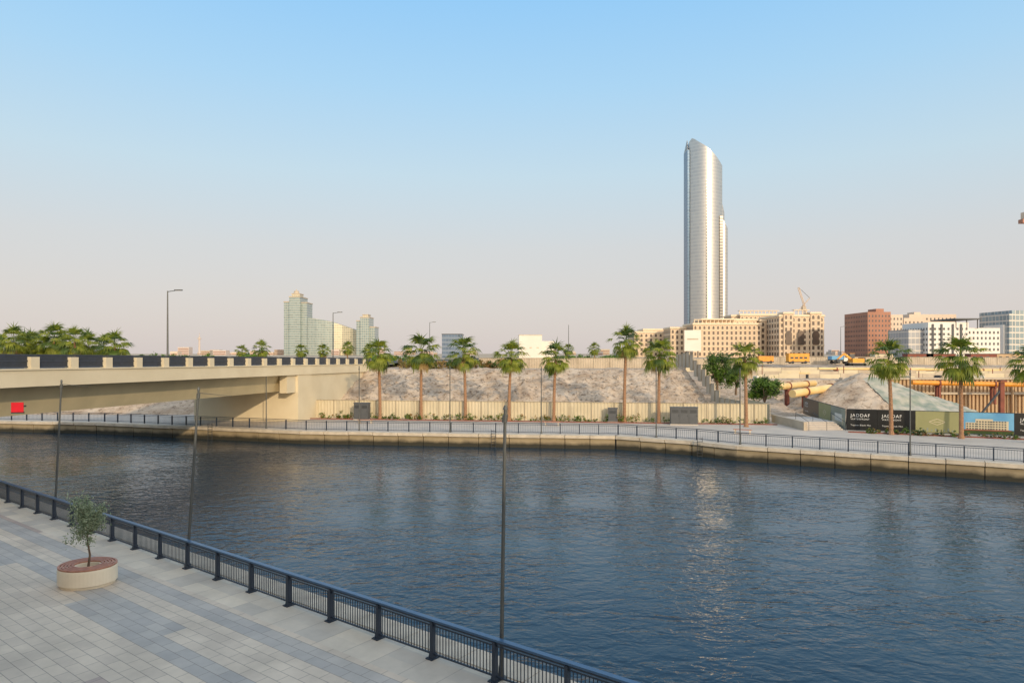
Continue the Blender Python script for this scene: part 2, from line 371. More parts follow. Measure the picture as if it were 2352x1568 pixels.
# ------------------------------------------------------------ terrain
def sm(a,b_,x):
    t=max(0,min(1,(x-a)/(b_-a))); return t*t*(3-2*t)
def lin(a,b_,x): return max(0,min(1,(x-a)/(b_-a)))
def h(x,y):
    if y<bank_y(x)+2.2: return -4
    nz=noise.fractal(Vector((x*.25,y*.25,0)),1.0,2.0,5)
    fine=noise.fractal(Vector((x*.9,y*.9,5)),0.7,2.0,5)
    gul=noise.fractal(Vector((x*.6,y*.10,9)),0.9,2.0,4)
    top=6.35
    t=lin(101.0+nz*.8,116+nz*2.0,y)
    emb=t*top
    emb+=math.sin(math.pi*min(1,t))*(nz*0.5+fine*.32+gul*.5+0.25)
    emb+=(1-abs(2*lin(112,122,y)-1))*max(0,nz)*.6
    if t<=0: emb=-0.06
    if x<-20: return emb
    rt=sm(29.5,31.5,x)
    if x<29.5: return emb
    flat=-0.06
    r1=flat+4.4*lin(106,128,y)+ (2.0*lin(140,175,y)) + (nz*.3 if y>106 else 0)
    if x>44:
        hb=backy(x)+6
        if y>hb and y<125: r1=-4.5*lin(hb,hb+3,y)*lin(44,49,x) + r1*(1-lin(44,49,x))
        elif y>=125: r1=4.2+(2.1*lin(140,175,y))+nz*.15
    dx=x-57; dy=y-112
    dx = dx/1.35 if dx>0 else dx/0.95
    dd=math.sqrt(dx*dx+dy*dy)
    cone=6.2-math.sqrt(dd*dd+1.5)*0.50+nz*.4+fine*.15
    r1=max(r1,cone) if dd<26 else r1
    return emb*(1-rt)+r1*rt
m,nt,b=newmat('sand_and_rubble'); b.inputs['Roughness'].default_value=.95
tc=N(nt,'ShaderNodeTexCoord')
n=N(nt,'ShaderNodeTexNoise'); n.inputs['Scale'].default_value=0.35; n.inputs['Detail'].default_value=10; n.inputs['Roughness'].default_value=.65; nt.links.new(tc.outputs['Object'],n.inputs['Vector'])
v=N(nt,'ShaderNodeTexNoise'); v.inputs['Scale'].default_value=1.3; v.inputs['Detail'].default_value=9; v.inputs['Roughness'].default_value=.75; nt.links.new(tc.outputs['Object'],v.inputs['Vector'])
r=N(nt,'ShaderNodeValToRGB'); e=r.color_ramp.elements; e[0].position=.36; e[0].color=c4((.39,.29,.20)); e[1].position=.60; e[1].color=c4((.60,.49,.37))
nt.links.new(n.outputs['Fac'],r.inputs[0])
r2=N(nt,'ShaderNodeValToRGB'); e=r2.color_ramp.elements; e[0].position=.38; e[0].color=c4((.45,.41,.38)); e[1].position=.49; e[1].color=c4((1,1,1))
nt.links.new(v.outputs['Fac'],r2.inputs[0])
mm=N(nt,'ShaderNodeMix',data_type='RGBA',blend_type='MULTIPLY'); mm.inputs[0].default_value=1; nt.links.new(r.outputs[0],mm.inputs[6]); nt.links.new(r2.outputs[0],mm.inputs[7])
nt.links.new(mm.outputs[2],b.inputs['Base Color'])
bp=N(nt,'ShaderNodeBump'); bp.inputs['Strength'].default_value=.7; bp.inputs['Distance'].default_value=.3; nt.links.new(v.outputs['Fac'],bp.inputs['Height']); nt.links.new(bp.outputs[0],b.inputs['Normal'])
M['rubble']=m
def gridmesh(name,x0,x1,nx,ys,fn,mat,smooth=True):
    vs=[];fs=[]
    for y in ys:
        for i in range(nx+1):
            x=x0+(x1-x0)*i/nx; vs.append((x,y,fn(x,y)))
    for j in range(len(ys)-1):
        for i in range(nx):
            a=j*(nx+1)+i; fs.append((a,a+1,a+nx+2,a+nx+1))
    mb=MB(); mb.raw(vs,fs,mat); return mb.obj(name,smooth=smooth)
ys=[46+i*1.5 for i in range(32)]; ys+= [94+i*.4 for i in range(75)]; ys+=[124+i*1.5 for i in range(52)]
gridmesh('sand_embankment',-172,172,720,ys,h,M['rubble'],True)
mb=MB(); mb.face([(-12000,198,6.3),(12000,198,6.3),(12000,16000,6.3),(-12000,16000,6.3)],M['sand']); mb.obj('ground')

mb=MB(); 
for i in range(1100):
    x=RU(-24,29); y=101+15*R()**1.3; z=h(x,y); s_=RU(.08,.26)*(1.8 if i%17==0 else 1)
    vs=[]
    for q in((1,0,0),(-1,0,0),(0,1,0),(0,-1,0),(0,0,1),(0,0,-1)):
        vs.append((x+q[0]*s_*RU(.6,1.5),y+q[1]*s_*RU(.6,1.4),z+q[2]*s_*RU(.4,.9)))
    mb.raw(vs,[(0,2,4),(2,1,4),(1,3,4),(3,0,4),(2,0,5),(1,2,5),(3,1,5),(0,3,5)],M['stone'] if i%3 else M['rubble'])
mb.obj('rubble_stones')

# ------------------------------------------------------------ corrugated fence
def corr(name,p0,p1,z0,z1,hgt,mat,posts=True,per=0.45):
    mb=MB(); a=Vector((p0[0],p0[1],0)); b_=Vector((p1[0],p1[1],0)); d=b_-a; L=d.length; d.normalize(); nr=Vector((d.y,-d.x,0))
    n=int(L/per); pts=[]
    for i in range(n):
        for fr,o in((0,0),(.35,0),(.5,.06),(.85,.06)):
            t=(i+fr)*per; zb=z0+(z1-z0)*t/L; pts.append((a+d*t+nr*o,zb))
    for (p,zp),(q,zq) in zip(pts[:-1],pts[1:]):
        mb.face([(p.x,p.y,zp),(q.x,q.y,zq),(q.x,q.y,zq+hgt),(p.x,p.y,zp+hgt)],mat)
    t=0
    while posts and t<=L:
        p=a+d*t+nr*.09; zb=z0+(z1-z0)*t/L
        mb.box((p.x,p.y,zb+hgt/2),(.08,.06,hgt+.06),M['fpost'],math.atan2(d.y,d.x)); t+=3.0
    mb.beam(a+nr*.07+Vector((0,0,z0+hgt)),b_+nr*.07+Vector((0,0,z1+hgt)),.1,.06,M['fpost'])
    return mb.obj(name)
corr('corrugated_fence',(-28,96.5),(33.3,88.5),0,0,2.5,M['fence'])
corr('corrugated_fence',(33.4,88.6),(33.0,97),0,0,2.5,M['fence'])
M['fence2']=pm('weathered_fence_sheet',(0.54,0.46,0.35),(0.42,0.35,0.26),0.5,0.7)
corr('site_hoarding',(-6,124),(31,126),6.2,6.2,2.0,M['fence2'])
corr('site_hoarding',(60,176),(31,150),5.6,5.6,2.2,M['fence2'])
corr('site_hoarding',(60,176),(190,170),5.8,5.6,2.4,M['fence2'])
mb=MB(); 
for i in range(15):
    y=124-i*2.1; x=29.8+(124-y)*.045; z=max(h(x-1.2,y),0)-0.1
    hh_=2.3
    mb.bx(x-.06,x+.06,y-2.0,y,z,z+hh_+.3,M['fence2']); mb.bx(x-.12,x-.061,y-2.05,y-1.9,z,z+hh_+.5,M['fpost'])
    mb.bx(x-.10,x+.10,y-2.0,y,z+hh_+.3,z+hh_+.38,M['fpost'])
mb.obj('stepped_fence')

# ------------------------------------------------------------ bridge
def bx_(y): return -42.2+0.153*y
def dz(y): return 9.0-0.7*lin(47,115,y)      # top of rail height
mb=MB(); C=M['cream']; BD=Vector((0.153,1,0)).normalized(); NL=Vector((-BD.y,BD.x,0))
def strip(o0,o1,z0,z1,y0,y1,mat,n=24):
    for i in range(n):
        ya=y0+(y1-y0)*i/n; yb=y0+(y1-y0)*(i+1)/n
        pa=Vector((bx_(ya),ya,dz(ya)));pb=Vector((bx_(yb),yb,dz(yb)))
        q=[pa+NL*o0+Vector((0,0,z0)),pb+NL*o0+Vector((0,0,z0)),pb+NL*o1+Vector((0,0,z0)),pa+NL*o1+Vector((0,0,z0)),
           pa+NL*o0+Vector((0,0,z1)),pb+NL*o0+Vector((0,0,z1)),pb+NL*o1+Vector((0,0,z1)),pa+NL*o1+Vector((0,0,z1))]
        mb.raw(q,[(0,1,5,4),(2,3,7,6),(4,5,6,7),(3,2,1,0)]+([(0,4,7,3)] if i==0 else [])+([(1,2,6,5)] if i==n-1 else []),mat)
Y0,Y1=8,118; W=15
strip(0,W,-1.62,-1.15,Y0,Y1,C)
strip(-0.12,0.45,-2.35,-1.16,Y0,Y1,C)
strip(W-.45,W+.12,-2.35,-1.16,Y0,Y1,C)
strip(-0.22,0.5,-1.16,-1.05,Y0,Y1,C)
strip(W-.5,W+.22,-1.16,-1.05,Y0,Y1,C)
strip(1.2,W-1.2,-1.14,-1.10,Y0,400,M['asphalt'],40)
ny=22
for o in(1.5,8.2):
    for i in range(ny):
        ya=Y0+(91-Y0)*i/ny; yb=Y0+(91-Y0)*(i+1)/ny
        def bot(y): return dz(y)-4.55
        pa=Vector((bx_(ya),ya,0));pb=Vector((bx_(yb),yb,0))
        def sec(p,y): 
            zt=dz(y)-1.63; zb=bot(y)
            return [p+NL*(o-.4)+Vector((0,0,zt)),p+NL*(o+.9)+Vector((0,0,zb)),p+NL*(o+4.4)+Vector((0,0,zb)),p+NL*(o+5.6)+Vector((0,0,zt))]
        q=sec(pa,ya)+sec(pb,yb)
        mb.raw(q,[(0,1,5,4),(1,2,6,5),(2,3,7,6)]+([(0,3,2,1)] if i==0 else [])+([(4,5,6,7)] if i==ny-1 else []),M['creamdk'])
y=9.8
while y<117:
    for o in(0.1,W-.1):
        p=Vector((bx_(y),y,dz(y)))+NL*o; mb.box((p.x,p.y,p.z-.63),(.55,.75,.84),C,math.atan2(BD.y,BD.x)-math.pi/2)
        a=Vector((bx_(y+.38),y+.38,dz(y+.38)))+NL*o; b_=Vector((bx_(y+3.22),y+3.22,dz(y+3.22)))+NL*o
        for zz in(-.06,-.5,-.94): mb.beam(a+Vector((0,0,zz)),b_+Vector((0,0,zz)),.07,.09,M['screen'])
        for j in range(1,34):
            q=a.lerp(b_,j/34); mb.box((q.x,q.y,q.z-.5),(.05,.05,.86),M['screen'])
        mb.beam(p+Vector((0,0,-.06))-BD*.38,p+Vector((0,0,-.06))+BD*.38,.07,.08,M['screen'])
    y+=3.6
def bw(o0,o1,y0,y1,z0,z1,mat):
    q=[]
    for zf in(0,1):
        for (o,yy) in((o0,y0),(o0,y1),(o1,y1),(o1,y0)):
            p=Vector((bx_(yy),yy,0))+NL*o; z=(z0 if zf==0 else (dz(yy)+z1 if z1<0 else z1)); q.append((p.x,p.y,z))
    mb.raw(q,[(0,1,2,3),(7,6,5,4),(0,4,5,1),(1,5,6,2),(2,6,7,3),(3,7,4,0)],mat)
bw(0.0,W,90.5,94.5,-.5,-1.64,C)
bw(0.15,1.0,94.4,119,-.5,-1.64,C)
bw(W-1,W-.15,94.4,119,-.5,-1.64,C)
bw(0.3,1.3,88.0,90.6,3.9,-2.36,C)
bw(0.3,W-.3,Y0,28,-.5,-1.64,C)
bridge=mb.obj('bridge')
def board(name,u,v,d,shape,mat,s_):
    mb=MB(); p=P(u,v,d); mb.bx(-.04,.04,.05,1.3,-.05,.05,M['dark'])
    if shape=='sq': mb.box((0,0,0),(s_,.06,s_*.9),mat)
    else: mb.raw([(-s_/2,-.03,-s_/2),(s_/2,-.03,-s_/2),(0,-.03,s_/2),(-s_/2,.03,-s_/2),(s_/2,.03,-s_/2),(0,.03,s_/2)],[(0,1,2),(5,4,3),(0,3,4,1),(1,4,5,2),(2,5,3,0)],mat)
    mb.bx(-s_/2-.03,s_/2+.03,.035,.07,-s_/2-.05,-s_/2+.05,M['dark'])
    return mb.obj(name,p,0.25)
board('channel_marker_board',40,935,47.5,'sq',M['red'],.75)
board('channel_marker_board',441,908,84,'tri',M['green'],.8)

# ------------------------------------------------------------ street lamps and masts
def lamp(name,x,y,z0,z1,arm=1,side=1):
    mb=MB(); mb.box((0,0,.15),(.5,.5,.3),M['pole']); mb.cyl((0,0,0),(0,0,z1-z0),.13,.07,M['pole'],8)
    H=z1-z0
    if arm:
        mb.cyl((0,0,H-.1),(side*1.0,0,H+.05),.05,.045,M['pole'],6)
        mb.box((side*1.35,0,H+.1),(.95,.28,.12),M['pole']); mb.box((side*1.35,0,H+.03),(.7,.2,.03),M['white'])
    return mb.obj(name,(x,y,z0))
lamp('street_lamp',X(385,85),85,7.6,Z(668,85))
lamp('street_lamp',X(765,135),135,7.0,Z(718,135))
lamp('street_lamp',X(987,205),205,6.4,Z(740,205))
lamp('street_lamp',X(1306,215),215,6.4,Z(746,215),0)
lamp('street_lamp',X(1931,240),240,6.4,Z(750,240))
def mast(x,y,lean,arm=True,H=7.45):
    mb=MB(); mb.cyl((0,0,0),(0,0,.05),.14,.14,M['pole'],12); mb.cyl((0,0,.05),(0,0,.35),.085,.075,M['pole'],12)
    mb.cyl((0,0,.3),(lean,0,H),.062,.045,M['pole'],10)
    mb.cyl((lean,0,H),(lean,0,H+.12),.07,.03,M['pole'],8)
    mb.cyl((lean-.02,0,H-.35),(lean+.0,0,H-.15),.075,.075,M['pole'],8)
    if arm: mb.cyl((lean,0,H-.12),(lean+1.3,0.3,H-.28),.014,.008,M['pole'],5)
    return mb.obj('mast_pole',(x,y,0))
def onrail(t,o=.22): 
    p=P0+Vector((-.8,.6,0))*t+Vector((.6,.8,0))*o; return p
for (u,v,du,arm) in((1151,1560,9,False),(431,1300,25,True),(126,1183,15,True)):
    best=min((abs((onrail(t*.05).x)/onrail(t*.05).y-(u-CX)/F),t*.05) for t in range(-100,1200))[1]
    p=onrail(best); mast(p.x,p.y,du/F*p.y,arm)
for u in(613,827,1035,1243,1507,1698,2086):
    best=min((abs(xx_/1.0/bank_y(xx_)-(u-CX)/F),xx_) for xx_ in [i*.1 for i in range(-600,600)])[1]
    mast(best,bank_y(best)-.25,0.0,False)

# ------------------------------------------------------------ planter with olive tree
cx_,cy_=-16.65,26.8
pe=bpy.data.objects.new('planter_bench',None); scene.collection.objects.link(pe); pe.location=(cx_,cy_,0)
mb=MB(); n=48; A,B=1.05,.94
def ring(r0,z0,r1,z1,mat,sx=1):
    for i in range(n):
        t0=2*math.pi*i/n;t1=2*math.pi*(i+1)/n
        mb.face([(A*r0*math.cos(t0),B*r0*math.sin(t0),z0),(A*r0*math.cos(t1),B*r0*math.sin(t1),z0),(A*r1*math.cos(t1),B*r1*math.sin(t1),z1),(A*r1*math.cos(t0),B*r1*math.sin(t0),z1)],mat)
prof=[(.93,0),(.94,.08),(1.0,.12),(1.0,.66),(.985,.70),(.96,.71)]
for (a,b_),(c,d) in zip(prof[:-1],prof[1:]): ring(a,b_,c,d,M['planter'])
ring(.96,.71,.40,.71,M['planter']); ring(.40,.71,.38,.48,M['planter']); ring(.38,.52,0.001,.56,M['soil'])
mb.obj('base',parent=pe)
mb=MB()
rr=.99
for k_ in range(5):
    a=rr-k_*.113; b2=a-.072
    ring(a,.715,a,.77,M['wood']); ring(a,.77,b2,.77,M['wood']); ring(b2,.77,b2,.715,M['wood'])
mb.obj('timber_seat',parent=pe)
def leafcloud(mb,c,rad,n,size,mats,clumps=0,rs=None):
    rs=rs or random
    cl=[]
    for i in range(clumps or 1):
        while True:
            q=Vector((rs.uniform(-1,1),rs.uniform(-1,1),rs.uniform(-1,1)))
            if q.length<=1: break
        cl.append((q,rs.uniform(.18,.38),rs.choice(mats)))
    for i in range(n):
        if clumps:
            q,r_,mt=cl[rs.randrange(clumps)]
            o=Vector((rs.gauss(0,1),rs.gauss(0,1),rs.gauss(0,1)))*r_*.55; q=q*.8+o
            mt=mt if rs.random()<.8 else rs.choice(mats)
        else:
            q=Vector((rs.gauss(0,.45),rs.gauss(0,.45),rs.gauss(0,.45))); mt=rs.choice(mats)
        p=Vector(c)+Vector((q.x*rad[0],q.y*rad[1],q.z*rad[2]))
        a=Vector((rs.gauss(0,1),rs.gauss(0,1),rs.gauss(0,1))).normalized(); b_=a.orthogonal().normalized()
        s_=size*rs.uniform(.6,1.4)
        mb.face([p-a*s_,p+b_*s_*.35,p+a*s_,p-b_*s_*.35],mt)
mb=MB(); pts=[Vector((0,0,.5)),Vector((.07,.02,1.1)),Vector((-.02,0,1.7)),Vector((.05,0,2.6))]
for i in range(3): mb.cyl(pts[i],pts[i+1],.05-.010*i,.040-.010*i,M['bark'],8)
for i in range(52):
    a=pts[2].lerp(pts[3],R()) ; t=RU(0,6.28); zf=(a.z-1.7)/.9
    L=RU(.35,.95)*(1.0-.3*zf)
    e_=a+Vector((math.cos(t)*L*.78,math.sin(t)*L*.78,RU(-.1,.95))); e_.z=min(e_.z,3.5); mb.cyl(a,e_,.014,.005,M['bark'],5)
    for j in range(85):
        q=a.lerp(e_,RU(.3,1.15))+Vector((random.gauss(0,.09),random.gauss(0,.09),random.gauss(0,.11)))
        d=Vector((random.gauss(0,1),random.gauss(0,1),random.gauss(.5,1))).normalized(); o=d.orthogonal().normalized(); s_=RU(.035,.07)
        mb.face([q-d*s_,q+o*s_*.35,q+d*s_,q-o*s_*.35],M['olive'] if R()<.75 else M['olived'])
mb.obj('olive_tree',(cx_,cy_,0))

# ------------------------------------------------------------ palms
def palm_mesh(seed,H=8.0,cr=1.0,nf=44):
    rs=random.Random(seed); mb=MB()
    bend=Vector((rs.uniform(-.3,.3),rs.uniform(-.2,.2),0))
    nseg=22; ns=9
    rings=[]
    for i in range(nseg*2+1):
        t=i/(nseg*2); p=bend*(t*t)+Vector((0,0,H*t)); r=(.25-.08*t)*(1.0 if i%2==0 else .9)
        if t<.04: r*=1.3
        rings.append([p+Vector((math.cos(a)*r,math.sin(a)*r,0)) for a in [2*math.pi*k_/ns for k_ in range(ns)]])
    vs=[q for r_ in rings for q in r_]; fs=[]
    for i in range(len(rings)-1):
        for k_ in range(ns): fs.append((i*ns+k_,i*ns+(k_+1)%ns,(i+1)*ns+(k_+1)%ns,(i+1)*ns+k_))
    mb.raw(vs,fs,M['trunk'])
    top=bend+Vector((0,0,H))
    def fan(origin,az,el,L,fl,mat,droop,nsg=13,spread=1.25):
        dirv=Vector((math.cos(az)*math.cos(el),math.sin(az)*math.cos(el),math.sin(el)))
        side=Vector((-math.sin(az),math.cos(az),0)); 
        p=origin.copy(); d=dirv.copy()
        pts=[p.copy()]
        for i in range(4):
            p+=d*(L/4); d=(d+Vector((0,0,-droop*.16))).normalized(); pts.append(p.copy())
        for i in range(4):
            w_=.035; mb.face([pts[i]-side*w_,pts[i]+side*w_,pts[i+1]+side*w_*.8,pts[i+1]-side*w_*.8],mat)
        nrm=side.cross(d).normalized()
        for k_ in range(nsg):
            a=(k_/(nsg-1)*2-1)*spread
            sd_=(d*math.cos(a)+side*math.sin(a)).normalized(); ln=fl*(1-.28*abs(a)/spread)*rs.uniform(.8,1.15)
            wv=sd_.cross(nrm).normalized()*(.06*fl)
            m1=p+sd_*ln*.5+nrm*rs.uniform(-.06,.06); 
            tip=m1+(sd_*.7+Vector((0,0,-droop*1.0))).normalized()*ln*.65
            mb.face([p,m1+wv,m1-wv],mat); mb.face([m1+wv,tip,m1-wv],mat)
    ga=2.39996
    for i in range(nf):
        f=i/(nf-1); el=math.radians(84-138*f**.92)+rs.uniform(-.2,.2)
        L=(1.05+.35*math.sin(f*3.0))*cr*rs.uniform(.75,1.25); fl=1.3*cr*rs.uniform(.8,1.15)
        mat=M['palm'] if rs.random()<.74 else M['palm2']
        if f>.9 and rs.random()<.5: mat=M['deadleaf']
        fan(top+Vector((0,0,.3*(1-f))),i*ga+rs.uniform(-.25,.25),el,L,fl,mat,.5+.6*f)
    for i in range(12):
        fan(top+Vector((0,0,-.25-.03*i)),rs.uniform(0,6.28),math.radians(rs.uniform(-78,-60)),.45*cr,.6*cr,M['deadleaf'],1.0,8,.7)
    return mb
def place_palm(i,x,y,z,H,crs):
    mb=palm_mesh(100+i,H,crs,42+(i*7)%11); return mb.obj('palm_tree',(x,y,z))
PL=[(873,818,93.5,1.08),(967,811,94,1.18),(1069,814,93,1.1),(1169,823,92,1.05),(1272,826,91,1.02),(1434,790,90,1.05),(1513,818,88.5,1.12),(1714,825,84,1.0),(2047,829,76,1.12),(2208,826,72.5,1.2),(2362,840,69,1.0)]
for i,(u,v,d,c) in enumerate(PL):
    place_palm(i,X(u,d),d,0,Z(v,d),c)
for i,(u,v,d,c) in enumerate([(32,786,112,1.25),(72,792,120,1.2),(125,784,114,1.3),(172,786,110,1.2),(205,797,122,1.3),(262,797,116,1.3),(238,801,126,1.1),(8,800,125,1.2),(60,800,118,1.2),(150,798,120,1.2),(100,800,116,1.1),
    (602,803,190,1.2),(798,800,230,1.1),(690,806,240,1.2),(742,806,240,1.2),(1304,803,260,1.1),(1366,802,260,1.2),(556,808,250,1.2),(850,806,230,1.2)]):
    z0=5.5; place_palm(30+i,X(u,d),d,z0,Z(v,d)-z0,c)

def tree(name,x,y,z,H,rad,n,seed,size=.22,mats=None):
    rs=random.Random(seed); mb=MB(); mats=mats or [M['leaf'],M['leaf'],M['leafd']]
    mb.cyl((0,0,0),(.1,0,H*.45),.2,.13,M['bark'],8)
    for i in range(9):
        t=rs.uniform(0,6.28); mb.cyl((.1,0,H*rs.uniform(.25,.45)),(math.cos(t)*rad*.6,math.sin(t)*rad*.6,H*rs.uniform(.55,.85)),.08,.03,M['bark'],5)
    leafcloud(mb,(0,0,H*.62),(rad,rad,H*.42),n,size,mats,22,rs)
    return mb.obj(name,(x,y,z))
tree('leafy_tree',X(1647,110),110,2.0,7.2,2.3,3800,5)
tree('leafy_tree',X(1755,100),100,0.3,5.2,2.6,3800,6)
tree('leafy_tree',X(1690,112),112,2.2,5.0,1.8,2200,8)
mb=MB(); rs=random.Random(3)
for i in range(170):
    u=rs.choice([rs.uniform(285,385),rs.uniform(385,640),rs.uniform(860,940),rs.uniform(-100,300),rs.uniform(1270,1440)]); d=rs.uniform(150,330); hh_=rs.uniform(.6,2.6)
    leafcloud(mb,(X(u,d),d,6.3+hh_*.5),(hh_*1.2,hh_*1.2,hh_*.6),90,.45,[M['leaf'],M['leaf'],M['leafd']],4,rs)
mb.obj('distant_trees')
mb=MB()
for i in range(60):
    x=rs.uniform(-20,0); y=rs.uniform(117,123); leafcloud(mb,(x,y,6.6+rs.uniform(0,.9)),(1.2,1.0,.9),70,.28,[M['drybush'],M['drybush'],M['leafd'],M['deadleaf']],4,rs)
mb.obj('dry_shrubs')
mb=MB()
for i in range(230):
    t=rs.random(); x=-27+60*t; y=96.5-8*t-rs.uniform(.5,1.6); s_=rs.uniform(.25,1.0)
    if rs.random()<.3: continue
    leafcloud(mb,(x,y,s_*.5),(s_*.8,.5,s_*.8),34,.13,[M['leaf'],M['leaf'],M['leafd'],M['drybush']],3,rs)
for i in range(120):
    t=rs.random(); x=40+26*t; y=79-11.5*t-rs.uniform(.7,1.8); s_=rs.uniform(.2,.7)
    leafcloud(mb,(x,y,s_*.5),(s_*.8,.5,s_*.8),40,.13,[M['leaf'],M['leafd'],M['drybush']],3,rs)
for i in range(50):
    t=rs.random(); x=20+10*t; y=100+rs.uniform(0,2); leafcloud(mb,(x,y,.6),(.6,.5,.6),40,.15,[M['leaf'],M['drybush']],3,rs)
mb.obj('shrub_planting')
mb=MB(); mb.beam((-28,94.2,.06),(33.5,86.2,.06),.25,.13,M['rust']); mb.beam((38.5,78.2,.06),(68,65,.06),.25,.13,M['rust']); mb.obj('planting_kerb')

def cabinet(u0,u1,v0,d,nd):
    w_=(u1-u0)/F*d; H=Z(v0,d); mb=MB(); x0=-w_/2
    mb.bx(x0-.05,x0+w_+.05,-.05,.95,0,.12,M['fpav']); mb.bx(x0,x0+w_,0,.9,.12,H,M['cab']); mb.bx(x0-.06,x0+w_+.06,-.06,.96,H,H+.07,M['cab'])
    for i in range(nd):
        a=x0+w_*i/nd+.04; b_=x0+w_*(i+1)/nd-.04; mb.bx(a,b_,-.03,0.0,.2,H-.08,M['cab'])
        for k_ in range(7): mb.bx(a+.1,b_-.1,-.045,-.031,H-.3-k_*.06,H-.27-k_*.06,M['dark'])
        mb.bx(b_-.12,b_-.08,-.07,-.03,H*.5,H*.5+.18,M['dark'])
    mb.obj('electrical_cabinet',(X((u0+u1)/2,d),d,0),-.13)
cabinet(812,846,926,92.5,2); cabinet(1397,1418,938,89.5,1); cabinet(1541,1602,936,86,3)

def bench(x,y,rz):
    mb=MB()
    for s_ in(-.8,.8): mb.bx(s_-.06,s_+.06,-.25,.25,0,.42,M['coping'])
    for k_ in range(4): mb.bx(-1,1,-.26+k_*.135,-.15+k_*.135,.42,.47,M['wood'])
    mb.obj('bench',(x,y,0),rz)
bench(-19,88.5,-.13); bench(5,85.6,-.13); bench(26,77,-.5)

# ------------------------------------------------------------ hoarding with signs
def text(s_,size,mat,parent,loc,rot,name):
    cu=bpy.data.curves.new(name,'FONT'); cu.body=s_; cu.size=size; cu.extrude=.004; cu.align_x='LEFT'; cu.space_character=1.15
    cu.materials.append(mat); o=bpy.data.objects.new(name,cu); scene.collection.objects.link(o); o.location=loc; o.rotation_euler=rot; o.parent=parent; return o
def signrun(name,a,b_,panels,H=2.45):
    a=Vector(a);b_=Vector(b_); L=(b_-a).length; ang=math.atan2((b_-a).y,(b_-a).x)
    e=bpy.data.objects.new(name,None); scene.collection.objects.link(e); e.location=(a.x,a.y,0); e.rotation_euler=(0,0,ang)
    tot=sum(p[1] for p in panels); x=0
    fr=MB()
    for i,(kind,w_) in enumerate(panels):
        w_=w_*L/tot; mb=MB(); x0,x1=x,x+w_
        base={'black':M['black'],'mark':M['olivep'],'grey':M['greyp'],'pic':M['bluep']}[kind]
        mb.bx(x0+.01,x1-.01,0,.08,.08,H,base)
        if kind=='mark':
            cx=(x0+x1)/2; z=H*.52
            pp=[(-.8,0),(0,.34),(.8,0),(0,-.34)]
            for p,q in zip(pp,pp[1:]+pp[:1]): mb.beam((cx+p[0],-.012,z+p[1]),(cx+q[0],-.012,z+q[1]),.02,.07,M['fence'])
            mb.beam((cx-.35,-.012,z),(cx+.35,-.012,z),.02,.07,M['fence'])
            for k_ in range(9): mb.bx(x0+.3+k_*(w_-.6)/9,x0+.36+k_*(w_-.6)/9+.1,-.008,0.0,.2,.35+.3*((k_*7)%5)/5,M['greyp'])
        if kind=='grey':
            mb.bx(x0+w_*.1,x1-w_*.1,-.01,0,.4,1.3,M['fence']); mb.bx(x0+w_*.3,x1-w_*.2,-.02,-.01,.8,1.7,M['white'])
        if kind=='pic':
            mb.bx(x0+.02,x1-.02,-.01,0,.09,.55,M['leafd'])
            for (f0,f1,t) in((.12,.35,1.35),(.3,.62,1.75),(.55,.9,1.55)):
                mb.bx(x0+w_*f0,x0+w_*f1,-.02-f0*.02,-.01,.45,t,M['fence'])
                zz=.6
                while zz<t-.12:
                    xw=x0+w_*f0+.08
                    while xw<x0+w_*f1-.2: mb.bx(xw,xw+.17,-.03-f0*.02,-.021-f0*.02,zz,zz+.14,M['glassd']); xw+=.27
                    zz+=.26
            mb.bx(x0+w_*.05,x0+w_*.95,-.045,-.04,.45,.58,M['rust'])
        mb.obj('panel_%d'%i,parent=e)
        if kind=='black':
            tx=x0+w_*.12
            text('JADDAF',.52,M['textw'],e,(tx,-.01,H-.85),(math.pi/2,0,0),'lettering')
            text('WATERFRONT',.27,M['textw'],e,(tx,-.01,H-1.2),(math.pi/2,0,0),'lettering')
            text('Tepeen Block Mas',.25,M['textw'],e,(tx,-.01,.55),(math.pi/2,0,0),'lettering')
        fr.bx(x0-.04,x0+.04,.09,.2,0,H,M['dark']); fr.beam((x0,.15,H*.9),(x0,1.3,0),.06,.06,M['dark'])
        x+=w_
    fr.bx(0,L,-.02,.09,H+.001,H+.06,M['dark']); fr.bx(0,L,.1,.16,.02,.08,M['dark'])
    fr.obj('frame',parent=e)
signrun('advertising_hoarding',(43.5,102),(39.4,80.8),[('black',3.0),('mark',2.0),('grey',2.0)])
signrun('advertising_hoarding',(39.5,80.5),(72,68.5),[('black',3.2),('black',3.9),('mark',4.3),('pic',5.2),('black',4.6),('black',4.6),('mark',4),('pic',5)])

mb=MB()
for i in range(5): mb.bx(34.6,39.0,80.5+i*.45,81.0+i*.45+6,0.004,.16*(i+1),M['fpav'])
mb.bx(34.2,34.6,80,90,.004,1.0,M['fence2'])
for x in(34.7,36.8,39.0):
    mb.cyl((x,79.8,0),(x,79.8,1.0),.025,.025,M['dark'],6); mb.cyl((x,83.5,.6),(x,83.5,1.8),.025,.025,M['dark'],6); mb.cyl((x,79.8,1.0),(x,83.5,1.8),.025,.025,M['dark'],6)
mb.obj('steps')

